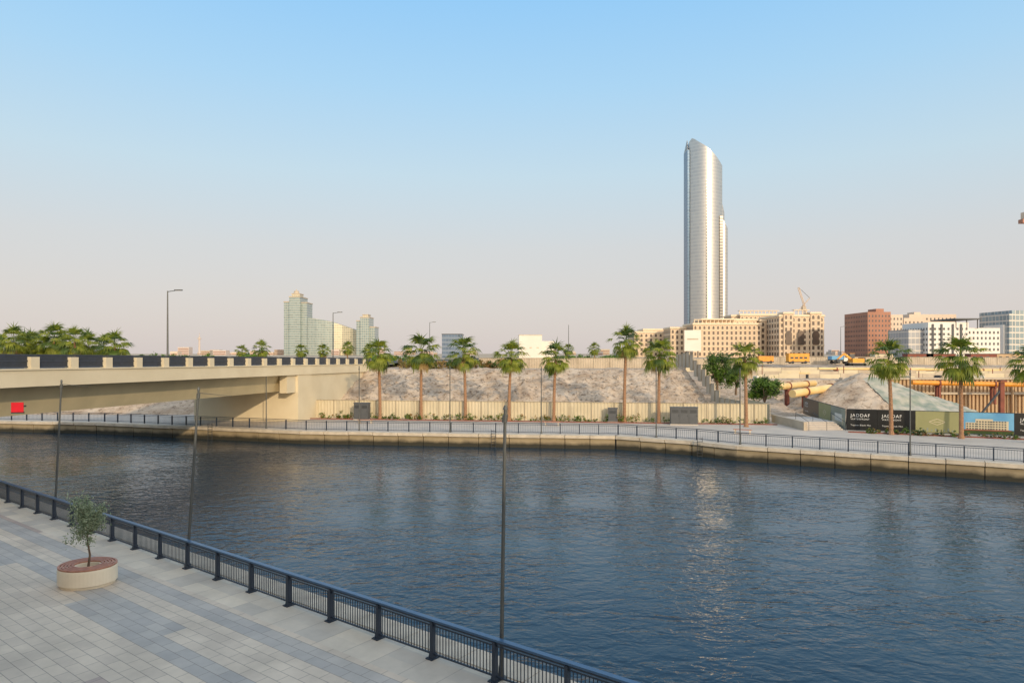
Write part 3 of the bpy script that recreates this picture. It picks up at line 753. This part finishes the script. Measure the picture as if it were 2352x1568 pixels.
# ------------------------------------------------------------ construction site
def strut(p0,p1,r,mat,nb=3):
    mb=MB(); mb.cyl(p0,p1,r,r,mat,14)
    p0=Vector(p0);p1=Vector(p1); d=(p1-p0).normalized()
    for i in range(nb):
        q=p0.lerp(p1,(i+.5)/nb); mb.cyl(q-d*.12,q+d*.12,r*1.25,r*1.25,M['rust'],14)
        mb.box((q.x,q.y,q.z-r-1.5),(.35,.35,3.2),M['rust']); mb.box((q.x,q.y+.9,q.z-r-1.5),(.35,.35,3.2),M['rust']); mb.box((q.x,q.y+.4,q.z-r-.1),(.5,1.6,.25),M['rust'])
    return mb.obj('steel_strut')
strut(P(1820,904,106),P(1985,878,120),.62,M['pipe'],3)
strut(P(1788,888,112),P(1870,880,124),.55,M['pipe'],2)
strut(P(2095,878,121),P(2480,886,118),.42,M['orange'],3)
strut(P(1880,846,150),P(2300,850,150),.25,M['pipe'],5)
mb=MB(); M['sheet']=pm('sheet_pile',(0.56,0.40,0.24),(0.44,0.30,0.17),0.4,0.85,stretch=(3,3,.3))
x=60.0
while x<175:
    mb.bx(x,x+.35,124.2,124.6,-4.8,4.3,M['sheet']); mb.bx(x+.35,x+.7,124.5,124.9,-4.8,4.3,M['sheet']); x+=.7
mb.bx(60,175,123.8,124.19,1.6,2.0,M['fence2'])
mb.bx(60,175,123.9,125.3,4.3,4.6,M['fence2'])
x=62
while x<175: mb.bx(x,x+.25,123.4,123.79,-4,3.2,M['sheet']); x+=9.5
mb.obj('sheet_pile_wall')
mb=MB()
for (y,x0,x1,z,hh_) in((133,44,160,4.1,1.0),(142,40,165,4.4,1.1),(152,36,168,5.0,1.0)):
    x=x0
    while x<x1: 
        mb.bx(x+.03,x+3.97,y,y+.25,z,z+hh_*RU(.85,1.1),M['fence2'] if R()<.6 else M['fence']); x+=4
mb.obj('site_barrier')
def netfn(x,y): return h(x,y)+.12
m,nt,b=newmat('shade_net'); b.inputs['Roughness'].default_value=.8
tc=N(nt,'ShaderNodeTexCoord'); n=N(nt,'ShaderNodeTexNoise'); n.inputs['Scale'].default_value=.5; n.inputs['Detail'].default_value=8; nt.links.new(tc.outputs['Object'],n.inputs['Vector'])
rr_=N(nt,'ShaderNodeMapRange'); rr_.inputs['From Min'].default_value=.38; rr_.inputs['From Max'].default_value=.62; nt.links.new(n.outputs['Fac'],rr_.inputs[0])
nt.links.new(mixc(rr_.outputs[0],(0.24,0.28,0.22),(0.50,0.46,0.37)),b.inputs['Base Color'])
M['net']=m
vs=[];fs=[];nx=54;ny=30
for j in range(ny+1):
    for i in range(nx+1):
        t=i/nx; s_=j/ny; x=56.5+t*27; y=96+14*s_+ (0-3*t)*(1-s_); vs.append((x,y,netfn(x,y)+noise.noise(Vector((x*1.3,y*1.3,3)))*.16))
for j in range(ny):
    for i in range(nx): a=j*(nx+1)+i; fs.append((a,a+1,a+nx+2,a+nx+1))
mb=MB(); mb.raw(vs,fs,m); mb.obj('shade_net',smooth=True)
# traffic posts with tape on the mound
mb=MB()
for i in range(16):
    x=60+i*1.1; y=97.5-i*.1; z=h(x,y); mb.cyl((x,y,z),(x,y,z+1.1),.05,.05,M['red'],6); mb.cyl((x,y,z+.5),(x,y,z+.7),.055,.055,M['white'],6)
mb.obj('warning_posts')
def generator(x,y,z,s_,mat):
    mb=MB(); mb.bx(-2.6*s_,2.6*s_,-.9,.9,.5,2.5*s_,mat); mb.bx(-2.7*s_,2.7*s_,-1,1,.3,.5,M['dark']); mb.bx(-2.65*s_,2.65*s_,-.95,.95,2.5*s_,2.6*s_,mat)
    for i in range(4): mb.bx((-2.3+i*1.15)*s_,(-1.35+i*1.15)*s_,-.93,-.9,.8,2.2*s_,M['yellow']); mb.bx((-2.2+i*1.15)*s_,(-1.45+i*1.15)*s_,-.96,-.931,1.2,1.7*s_,M['dark'])
    mb.cyl((1.5*s_,0,2.6*s_),(1.5*s_,0,3.1*s_),.1,.1,M['dark'],8)
    for xx_ in(-1.6*s_,1.6*s_):
        for yy in(-1,1): mb.cyl((xx_,yy*.85-.12,.35),(xx_,yy*.85+.12,.35),.35,.35,M['rubber'],12)
    mb.obj('site_generator',(x,y,z))
generator(X(1828,165),164,6.6,.95,M['yellow']); generator(X(1757,168),168,6.6,.7,M['orange'])
def excavator(x,y,z,fl=1):
    mb=MB()
    for s_ in(-1,1):
        mb.bx(-1.6,1.6,s_*1.1-.3,s_*1.1+.3,.15,.75,M['rubber']); 
        for xx_ in(-1.6,1.6): mb.cyl((xx_,s_*1.1-.3,.45),(xx_,s_*1.1+.3,.45),.3,.3,M['rubber'],10)
    mb.bx(-1.5,1.2,-1.2,1.2,.9,1.9,M['yellow']); mb.bx(.1,1.2,-1.2,-.2,1.9,3.0,M['glassd']); mb.bx(.05,1.25,-1.25,-.15,3.0,3.08,M['yellow']); mb.bx(-1.8,-1.2,-1.1,1.1,1.0,2.1,M['dark'])
    mb.beam((1.0,.2,1.6),(2.8,.2,3.0),.35,.45,M['yellow']); mb.beam((2.8,.2,3.0),(4.4,.2,1.6),.3,.35,M['yellow']); mb.beam((4.4,.2,1.7),(4.0,.2,.8),.7,.6,M['dark'])
    mb.obj('excavator',(x,y,z),0 if fl>0 else math.pi)
excavator(X(1965,160),160,6.0,-1)
mb=MB(); mb.bx(-2.6,.4,-1,1,.9,1.15,M['dark']); mb.bx(-2.6,.3,-1.05,1.05,1.15,2.0,M['bluep']); mb.bx(.45,2.2,-1,1,.7,1.5,M['white']); mb.bx(.6,1.6,-.95,.95,1.5,2.4,M['white']); mb.bx(.75,1.5,-.97,-.951,1.6,2.2,M['glassd'])
for xx_ in(-1.7,1.4):
    for yy in(-1,1): mb.cyl((xx_,yy*.9-.12,.45),(xx_,yy*.9+.12,.45),.45,.45,M['rubber'],12)
mb.obj('site_truck',(X(1930,170),170,6.4))
mb=MB()
for i in range(80):
    x=RU(45,150); y=RU(128,150); z=h(x,y); mt=random.choice([M['fence'],M['fence2'],M['white'],M['rust'],M['dark'],M['pipe']])
    mb.box((x,y,z+.3),(RU(.6,3),RU(.4,1.2),RU(.3,.9)),mt,RU(0,3))
    if i%4==0: mb.cyl((x+2,y,z),(x+2,y,z+RU(1.2,2.6)),.08,.08,M['rust'],6)
mb.obj('building_materials')
def cabin(x,y,z,w_,mat):
    mb=MB(); mb.bx(0,w_,0,2.6,0,2.6,mat); mb.bx(-.08,w_+.08,-.08,2.68,2.6,2.72,M['dark'])
    k_=.6
    while k_<w_-1: mb.bx(k_,k_+.8,-.04,0,1.1,2.0,M['glassd']); k_+=1.8
    mb.obj('site_cabin',(x,y,z))
for (u,w_,mt) in((2085,7,'rust'),(2128,8,'rust'),(2230,7,'rust'),(2290,8,'sheet'),(2010,5,'fence')): cabin(X(u,186),186,6.3,w_,M[mt])
mb=MB(); p=P(2303,950,112); 
mb.bx(p.x-.35,p.x+.35,112,112.5,-4.6,4.3,M['rust']); mb.box((p.x,112.2,4.5),(1.0,.9,.3),M['rust']); mb.beam((p.x-6,112.2,-4),(p.x,112.2,3.2),.25,.25,M['dark'])
mb.obj('king_post')

# ------------------------------------------------------------ buildings
GZ=6.3
def winface(mb,o,ux,w_,z0,z1,floors,bays,fw,fh,gl,style='rect',off=.12,frame=None):
    ux=Vector(ux); nr=Vector((ux.y,-ux.x,0)); o=Vector(o)
    bh=(z1-z0)/floors; bwid=w_/bays
    for f in range(floors):
        for k_ in range(bays):
            cx=bwid*(k_+.5); zb=z0+bh*f+bh*(1-fh)*.45; ht=bh*fh; hw=bwid*fw/2
            def pt(a,z,e=off): q=o+ux*a+nr*e; return (q.x,q.y,z)
            if frame:
                g=.12*bwid*fw+.1
                mb.face([pt(cx-hw-g,zb-g,off*.5),pt(cx+hw+g,zb-g,off*.5),pt(cx+hw+g,zb+ht+g*1.6,off*.5),pt(cx-hw-g,zb+ht+g*1.6,off*.5)],frame)
            if style=='arch' or (style=='mix' and f==floors-1):
                pts=[pt(cx-hw,zb),pt(cx+hw,zb)]
                for i in range(7):
                    t=math.pi*i/6; pts.append(pt(cx+hw*math.cos(t),zb+ht-hw+hw*math.sin(t)))
                mb.face(pts,gl)
            else: mb.face([pt(cx-hw,zb),pt(cx+hw,zb),pt(cx+hw,zb+ht),pt(cx-hw,zb+ht)],gl)
def block(mb,x0,x1,y0,dep,z0,z1,wall,floors,bays,fw,fh,gl,style='rect',frame=None,cornice=None,sb=None,parapet=1.0,left=True):
    mb.bx(x0,x1,y0,y0+dep,z0,z1,wall)
    if floors:
        winface(mb,(x0,y0,0),(1,0,0),x1-x0,z0+.5,z1-parapet,floors,bays,fw,fh,gl,style,frame=frame)
        sb=sb or max(2,int(dep/((x1-x0)/bays)))
        if left:
            winface(mb,(x0,y0+dep,0),(0,-1,0),dep,z0+.5,z1-parapet,floors,sb,fw,fh,gl,style,frame=frame)
        winface(mb,(x1,y0,0),(0,1,0),dep,z0+.5,z1-parapet,floors,sb,fw,fh,gl,style,frame=frame)
    if cornice:
        mb.bx(x0-.7,x1+.7,y0-.7,y0+dep+.7,z1-.9,z1-.4,cornice); mb.bx(x0-.3,x1+.3,y0-.3,y0+dep+.3,z1-.4,z1+.5,cornice)
St=pm('sandstone',(0.72,0.55,0.38),(0.65,0.49,0.34),0.05,0.8); St2=pm('sandstone_light',(0.80,0.66,0.48),(0.74,0.60,0.43),0.1,0.8)
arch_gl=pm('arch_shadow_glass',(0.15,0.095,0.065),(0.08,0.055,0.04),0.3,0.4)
mb=MB()
def hb(u0,u1,vt,d,dep,floors,bays,style='mix',**k_):
    bays=max(2,int(bays*.72))
    block(mb,X(u0,d),X(u1,d),d,dep,GZ,Z(vt,d),St,floors,bays,.46,.62,arch_gl,style,frame=St2,cornice=St2,**k_)
    z0=GZ;z1=Z(vt,d)
    for f in(2,floors-1):
        zz=z0+.5+(z1-1.0-z0-.5)*f/floors; mb.bx(X(u0,d)-.35,X(u1,d)+.35,d-.35,d+dep+.35,zz-.25,zz+.15,St2)
hb(1457,1545,762,560,30,5,12)
hb(1478,1536,756,566,26,5,8)
hb(1540,1592,752,530,24,5,7)
hb(1592,1748,743,510,30,6,21)
hb(1612,1738,733,516,24,6,15)
hb(1700,1800,722,552,30,7,14)
hb(1746,1796,735,515,20,6,6)
hb(1790,1893,724,490,40,7,12,sb=8)
hb(1800,1822,718,489,10,7,3); hb(1862,1886,718,489,10,7,3)
hb(1680,1712,724,556,20,7,4)
for u in(1812,1840,1874): 
    d=488.4; x=X(u,d); w_=2.2; z0=GZ+9; pts=[(x-w_,d,z0),(x+w_,d,z0)]+[(x+w_*math.cos(math.pi*i/8),d,z0+8+w_*math.sin(math.pi*i/8)) for i in range(9)]
    mb.face(pts,arch_gl)
for (u0,u1,v,d) in((1596,1690,741,511),(1700,1790,720,553),(1826,1860,719,491)):
    x=X(u0,d); z=Z(v,d)
    while x<X(u1,d): mb.bx(x,x+.5,d+2,d+2.5,z-2,z+2.2,St2); x+=3
    mb.bx(X(u0,d),X(u1,d)+.5,d+1.5,d+6,z+2.2,z+2.7,St2)
mb.obj('ornate_hotel_building')
mb=MB(); d=470; mb.bx(X(1572,d),X(1610,d),d,d+.6,Z(806,d),Z(758,d),M['white']); 
for u in(1578,1604): mb.bx(X(u,d)-.3,X(u,d)+.3,d+.7,d+1.5,GZ,Z(760,d),M['dark'])
mb.bx(X(1578,d),X(1604,d),d-.1,d,Z(780,d),Z(777,d),M['fence2']); mb.obj('billboard')

# --- sail-shaped tower
TD=900
m,nt,b=newmat('tower_cladding')
tc=N(nt,'ShaderNodeTexCoord'); s=N(nt,'ShaderNodeSeparateXYZ'); nt.links.new(tc.outputs['Object'],s.inputs[0])
fz=math2('FRACT',math2('DIVIDE',s.outputs['Z'],4.6)); gz=math2('FLOOR',math2('DIVIDE',s.outputs['Z'],4.6)); gx=math2('FLOOR',math2('DIVIDE',s.outputs['X'],2.2))
band_=math2('LESS_THAN',fz,.35); cn=cellnoise(gx,gz,1.0)
gl=mixc(cn,(0.60,0.57,0.52),(0.54,0.515,0.48))
nt.links.new(mixc(band_,gl,(0.64,0.60,0.54)),b.inputs['Base Color']); b.inputs['Metallic'].default_value=.9; b.inputs['Roughness'].default_value=.34
M['tower']=m
M['towerblue']=facade('tower_blue_glass',(0.07,0.13,0.22),(0.12,0.18,0.26),3.9,3,0.5,.15)
M['towerdark']=facade('tower_dark_glass',(0.11,0.12,0.13),(0.34,0.32,0.29),3.9,1.5,0.3,.2,mh=.35)
te=bpy.data.objects.new('skyscraper',None); scene.collection.objects.link(te)
mb=MB(); mf=MB()
topc=[(1583,326),(1588,319),(1592,322),(1600,330),(1608,337),(1618,345),(1628,354),(1638,362),(1646,369),(1653,375),(1659,381)]
def vtop(u):
    if u<=topc[0][0]: return topc[0][1]
    for (a,c),(e_,f) in zip(topc[:-1],topc[1:]):
        if a<=u<=e_: return c+(f-c)*(u-a)/(e_-a)
    return topc[-1][1]
def tube(u0,u1,yfront,bulge,dep,topf,mat,matl,seg=48):
    pts=[]
    for i in range(seg+1):
        t=i/seg; u=u0+(u1-u0)*t; yy=TD+yfront-bulge*math.sin(math.pi*(t*.88+.06))+bulge*.19; pts.append((X(u,TD),yy,Z(topf(u),TD)))
    n_=len(pts)
    mf.raw([(p[0],p[1],GZ) for p in pts]+pts,[(i,i+1,n_+i+1,n_+i) for i in range(n_-1)],mat)
    for a,c in zip(pts[:-1],pts[1:]): mb.face([(a[0],a[1],a[2]-1.5),(c[0],c[1],c[2]-1.5),(c[0],TD+dep,c[2]-1.5-(.35*dep)),(a[0],TD+dep,a[2]-1.5-(.35*dep))],mat)
    a=pts[0]; mb.face([(a[0],TD+dep,GZ),(a[0],a[1],GZ),a,(a[0],TD+dep,a[2]-.35*dep)],matl)
    a=pts[-1]; mb.face([(a[0],a[1],GZ),(a[0],TD+dep,GZ),(a[0],TD+dep,a[2]-.35*dep),a],mat)
    mb.face([(pts[0][0],TD+dep,GZ),(pts[-1][0],TD+dep,GZ),(pts[-1][0],TD+dep,pts[-1][2]-.35*dep),(pts[0][0],TD+dep,pts[0][2]-.35*dep)],mat)
tube(1583,1659,0,17,20,vtop,M['tower'],M['towerblue'])
def topB(u): return 440+(u-1650)*3.0
tube(1640,1666,4,6,22,topB,M['tower'],M['towerblue'],16)
def topC(u): return 498+(u-1655)*1.4
tube(1650,1673,3,5,24,topC,M['tower'],M['towerblue'],16)
x0=X(1578.5,TD); mb.bx(x0,X(1583,TD)-.02,TD-1.5,TD+18,GZ,Z(345,TD),M['towerblue'])
mb.raw([(x0,TD-1.5,Z(345,TD)),(x0+.8,TD-1.5,Z(345,TD)),(x0+.8,TD+18,Z(345,TD)),(x0,TD+18,Z(345,TD)),(x0,TD+2,Z(322,TD)),(x0+.8,TD+2,Z(322,TD))],[(0,1,5,4),(1,2,5),(0,4,3),(3,4,5,2)],M['towerdark'])
def slot(u,v0,v1,w_,mat,y): x=X(u,TD); mb.bx(x-w_/2,x+w_/2,y,y+3,Z(v1,TD),Z(v0,TD),mat)
slot(1616,418,745,1.5,M['towerdark'],TD-14.2)
slot(1654,497,745,4.0,M['towerdark'],TD-5.6)
mb.obj('core',parent=te); mf.obj('curved_facade',parent=te,smooth=True)
# --- crescent hotel on the left
D2=1100
g1=facade('green_glass',(0.24,0.33,0.34),(0.45,0.47,0.42),3.8,3.2,.2,.25,mw=.2,mh=.3,var=.25)  # paler and bluer, with some distance haze put into the glass colour
g2=facade('sunlit_green_glass',(0.42,0.42,0.32),(0.66,0.58,0.42),3.8,3.2,.2,.3,mw=.15,mh=.35,var=.2)  # warm copy of the green glass, sunlight on the slab painted in
mb=MB()
def gb(u0,u1,vt,y=D2,dep=30,mat=None): 
    mb.bx(X(u0,D2),X(u1,D2),y,y+dep,GZ,Z(vt,D2),mat or g1); mb.bx(X(u0,D2)-.6,X(u1,D2)+.6,y-.6,y+dep+.6,Z(vt,D2),Z(vt,D2)+1.5,M['fence2'])
gb(652,667,694); gb(667,692,683,D2-6,40); gb(692,705,696,D2,30); gb(671,689,676,D2-2,20,g2)
mb.cyl(P(681,676,D2+5),P(681,668,D2+5),5,3.5,M['fence2'],14); mb.cyl(P(681,668,D2+5),P(681,664,D2+5),1.2,.3,M['fence2'],8)
cur=[(705,728,0),(722,731,10),(740,734,18),(757,739,24),(775,745,27),(795,752,26),(812,757,20),(828,762,12)]
for (u0,v0,y0),(u1,v1,y1) in zip(cur[:-1],cur[1:]):
    a=(X(u0,D2),D2+y0+4); c=(X(u1,D2),D2+y1+4); mt=g1 if u0<750 else g2
    mb.face([(a[0],a[1],GZ),(c[0],c[1],GZ),(c[0],c[1],Z(v1,D2)),(a[0],a[1],Z(v0,D2))],mt)
    mb.face([(a[0],a[1],Z(v0,D2)),(c[0],c[1],Z(v1,D2)),(c[0],c[1]+25,Z(v1,D2)),(a[0],a[1]+25,Z(v0,D2))],M['fence2'])
    mb.face([(a[0],a[1]+25,GZ),(c[0],c[1]+25,GZ),(c[0],c[1]+25,Z(v1,D2)),(a[0],a[1]+25,Z(v0,D2))],mt)
gb(820,832,738,D2-4,30); gb(830,850,730,D2-8,36); gb(849,862,752,D2-3,30); gb(834,846,724,D2-3,20,g2)
mb.obj('crescent_hotel_building')
d=420; mb=MB(); mb.bx(X(1015,d),X(1061,d),d,d+14,GZ,Z(768,d),facade('blue_glass',(0.14,0.20,0.29),(0.22,0.27,0.34),2.6,1.8,.2,.25,mw=.1,mh=.35)); mb.bx(X(1015,d)-.2,X(1061,d)+.2,d-.2,d+14.2,Z(768,d),Z(768,d)+.4,M['dark']); mb.obj('office_building')
d=260; mb=MB(); mb.bx(X(1192,d),X(1245,d),d,d+12,GZ,Z(770,d),M['white']); mb.bx(X(1245,d)-.0,X(1273,d),d+1,d+12,GZ,Z(783,d),M['white']); mb.bx(X(1192,d)-.1,X(1245,d)+.1,d-.1,d+12.1,Z(770,d),Z(770,d)+.25,M['coping'])
for u in(1200,1216,1232): mb.bx(X(u,d),X(u+6,d),d-.03,d,Z(800,d),Z(797,d),M['coping'])
mb.obj('white_block_building')
M['brick']=pm('brown_cladding',(0.42,0.21,0.14),(0.35,0.17,0.11),0.1,0.8)
M['beige']=pm('beige_render',(0.68,0.55,0.43),(0.61,0.49,0.38),0.08,0.8)
d=430; mb=MB(); block(mb,X(1993,d),X(2046,d),d,30,GZ,Z(716,d),M['brick'],9,7,.35,.42,M['glassd']); mb.bx(X(2020,d),X(2038,d),d+4,d+14,Z(716,d),Z(708,d),M['brick'])
block(mb,X(2046,d)+.02,X(2078,d),d+2,26,GZ,Z(722,d),M['beige'],8,4,.35,.42,M['glassd'],left=False); mb.obj('brown_apartment_building')
d=440; mb=MB(); block(mb,X(2076,d),X(2122,d),d,30,GZ,Z(730,d),M['beige'],7,5,.3,.35,M['glassd']); block(mb,X(2105,d),X(2215,d),d+8,30,GZ,Z(720,d),M['beige'],7,12,.3,.35,M['glassd']); mb.bx(X(2125,d),X(2140,d),d+12,d+20,Z(720,d),Z(714,d),M['beige']); mb.obj('beige_apartment_building')
d=360; mb=MB(); wh=pm('white_panel',(0.78,0.74,0.68),(0.74,0.70,0.64),.1,.6)
block(mb,X(2132,d),X(2225,d),d,24,GZ,Z(740,d),wh,6,9,.42,.42,M['glassd'],parapet=2); block(mb,X(2225,d)+.02,X(2300,d),d+1,24,GZ,Z(753,d),wh,5,8,.4,.45,M['glassd'],parapet=.8)
block(mb,X(2097,d),X(2132,d)-.02,d+4,20,GZ,Z(756,d),facade('grey_glass',(0.32,0.34,0.37),(0.55,0.52,0.48),3.4,2.2,.1,.3),0,1,.5,.5,M['glassd'])
for u in(2140,2160,2186,2205): mb.bx(X(u,d),X(u+4,d),d-.5,d-.2,GZ,Z(744,d),M['cab'])
mb.bx(X(2190,d),X(2250,d),d-1.5,d+20,Z(734,d),Z(731,d),M['cab'])
for u in(2195,2220,2245): mb.bx(X(u,d),X(u,d)+.4,d,d+.4,Z(754,d),Z(734,d),M['cab'])
mb.obj('modern_white_building')
d=400; mb=MB(); gg=facade('pale_blue_glass',(0.26,0.34,0.38),(0.62,0.58,0.52),3.5,2.5,.1,.3); mb.bx(X(2318,d),X(2330,d),d,d+25,GZ,Z(720,d),gg); mb.bx(X(2330,d),X(2440,d),d+2,d+30,GZ,Z(712,d),gg); mb.bx(X(2313,d),X(2318,d),d+3,d+20,GZ,Z(745,d),wh); mb.obj('glass_apartment_building')
mb=MB(); rs=random.Random(9)
M['farb']=pm('hazy_render',(0.62,0.52,0.45),(0.52,0.45,0.40),.02,.8)
for i in range(120):
    u=rs.uniform(390,1560) if i<60 else rs.uniform(1900,2420); d=rs.uniform(1100,1900); w_=rs.uniform(8,30); z=GZ+rs.uniform(3,9)*(1 if i%8 else 1.5)+2; x=X(u,d)
    mt=rs.choice([M['beige'],M['farb'],M['fence2'],M['farb']])
    mb.bx(x,x+w_,d,d+15,GZ,z,mt)
    for f in range(int((z-GZ)/3.4)): mb.bx(x+.8,x+w_-.8,d-.3,d,GZ+1.4+f*3.4,GZ+2.4+f*3.4,M['rust'])
mb.obj('distant_city_buildings')
mb=MB(); d=900; mb.cyl(P(458,812,d),P(458,772,d),1.6,1.0,M['farb'],8); mb.cyl(P(458,779,d),P(458,776,d),2.4,2.4,M['farb'],8); mb.cyl(P(458,772,d),P(458,764,d),.4,.2,M['farb'],6); mb.obj('telecom_tower')
def lattice(mb,p0,p1,w_,mat,n=14):
    p0=Vector(p0);p1=Vector(p1); d=(p1-p0).normalized(); a=d.orthogonal().normalized(); b_=d.cross(a)
    cs=[a*w_/2,b_*w_/2,-a*w_/2,-b_*w_/2]
    for c in cs: mb.beam(p0+c,p1+c,w_*.16,w_*.16,mat)
    for i in range(n):
        q0=p0.lerp(p1,i/n);q1=p0.lerp(p1,(i+1)/n)
        for k_ in range(4): mb.beam(q0+cs[k_],q1+cs[(k_+1)%4],w_*.09,w_*.09,mat)
d=600; mb=MB(); lattice(mb,P(1846,812,d),P(1846,700,d),2.0,M['beige']); lattice(mb,P(1852,716,d),P(1834,660,d),1.6,M['beige']); lattice(mb,P(1832,716,d),P(1860,684,d),1.2,M['beige']); mb.beam(P(1834,660,d),P(1860,684,d),.25,.25,M['dark']); mb.bx(X(1842,d),X(1850,d),d-1.5,d+1.5,Z(712,d),Z(704,d),M['fence2']); mb.obj('tower_crane')
d=260; mb=MB(); x=X(2353,d); lattice(mb,(x+2,d,GZ),(x+2,d,Z(500,d)),1.8,M['beige'],30); mb.bx(x-1.5,x+3,d-1.2,d+1.2,Z(513,d),Z(504,d),M['brick']); mb.bx(x-.7,x+.9,d-1.3,d+1,Z(503,d),Z(488,d),M['beige']); lattice(mb,(x+2,d,Z(497,d)),(x+45,d,Z(497,d)),1.5,M['beige']); mb.obj('tower_crane')

# ------------------------------------------------------------ building behind the viewer (casts the promenade into shade)
mb=MB(); wl=M['beige']
mb.bx(-75,95,17.5,32,0,15,wl)
for f in range(4):
    for k_ in range(40):
        x=-73+k_*4.2; mb.bx(x,x+2.2,17.4,17.5,.9+f*3.4,3.1+f*3.4,M['glassd'])
    mb.bx(-75,95,17.3,17.5,3.5+f*3.4-.0,3.62+f*3.4,M['white'])
mb.obj('apartment_building',P0,RZ)
print('done')
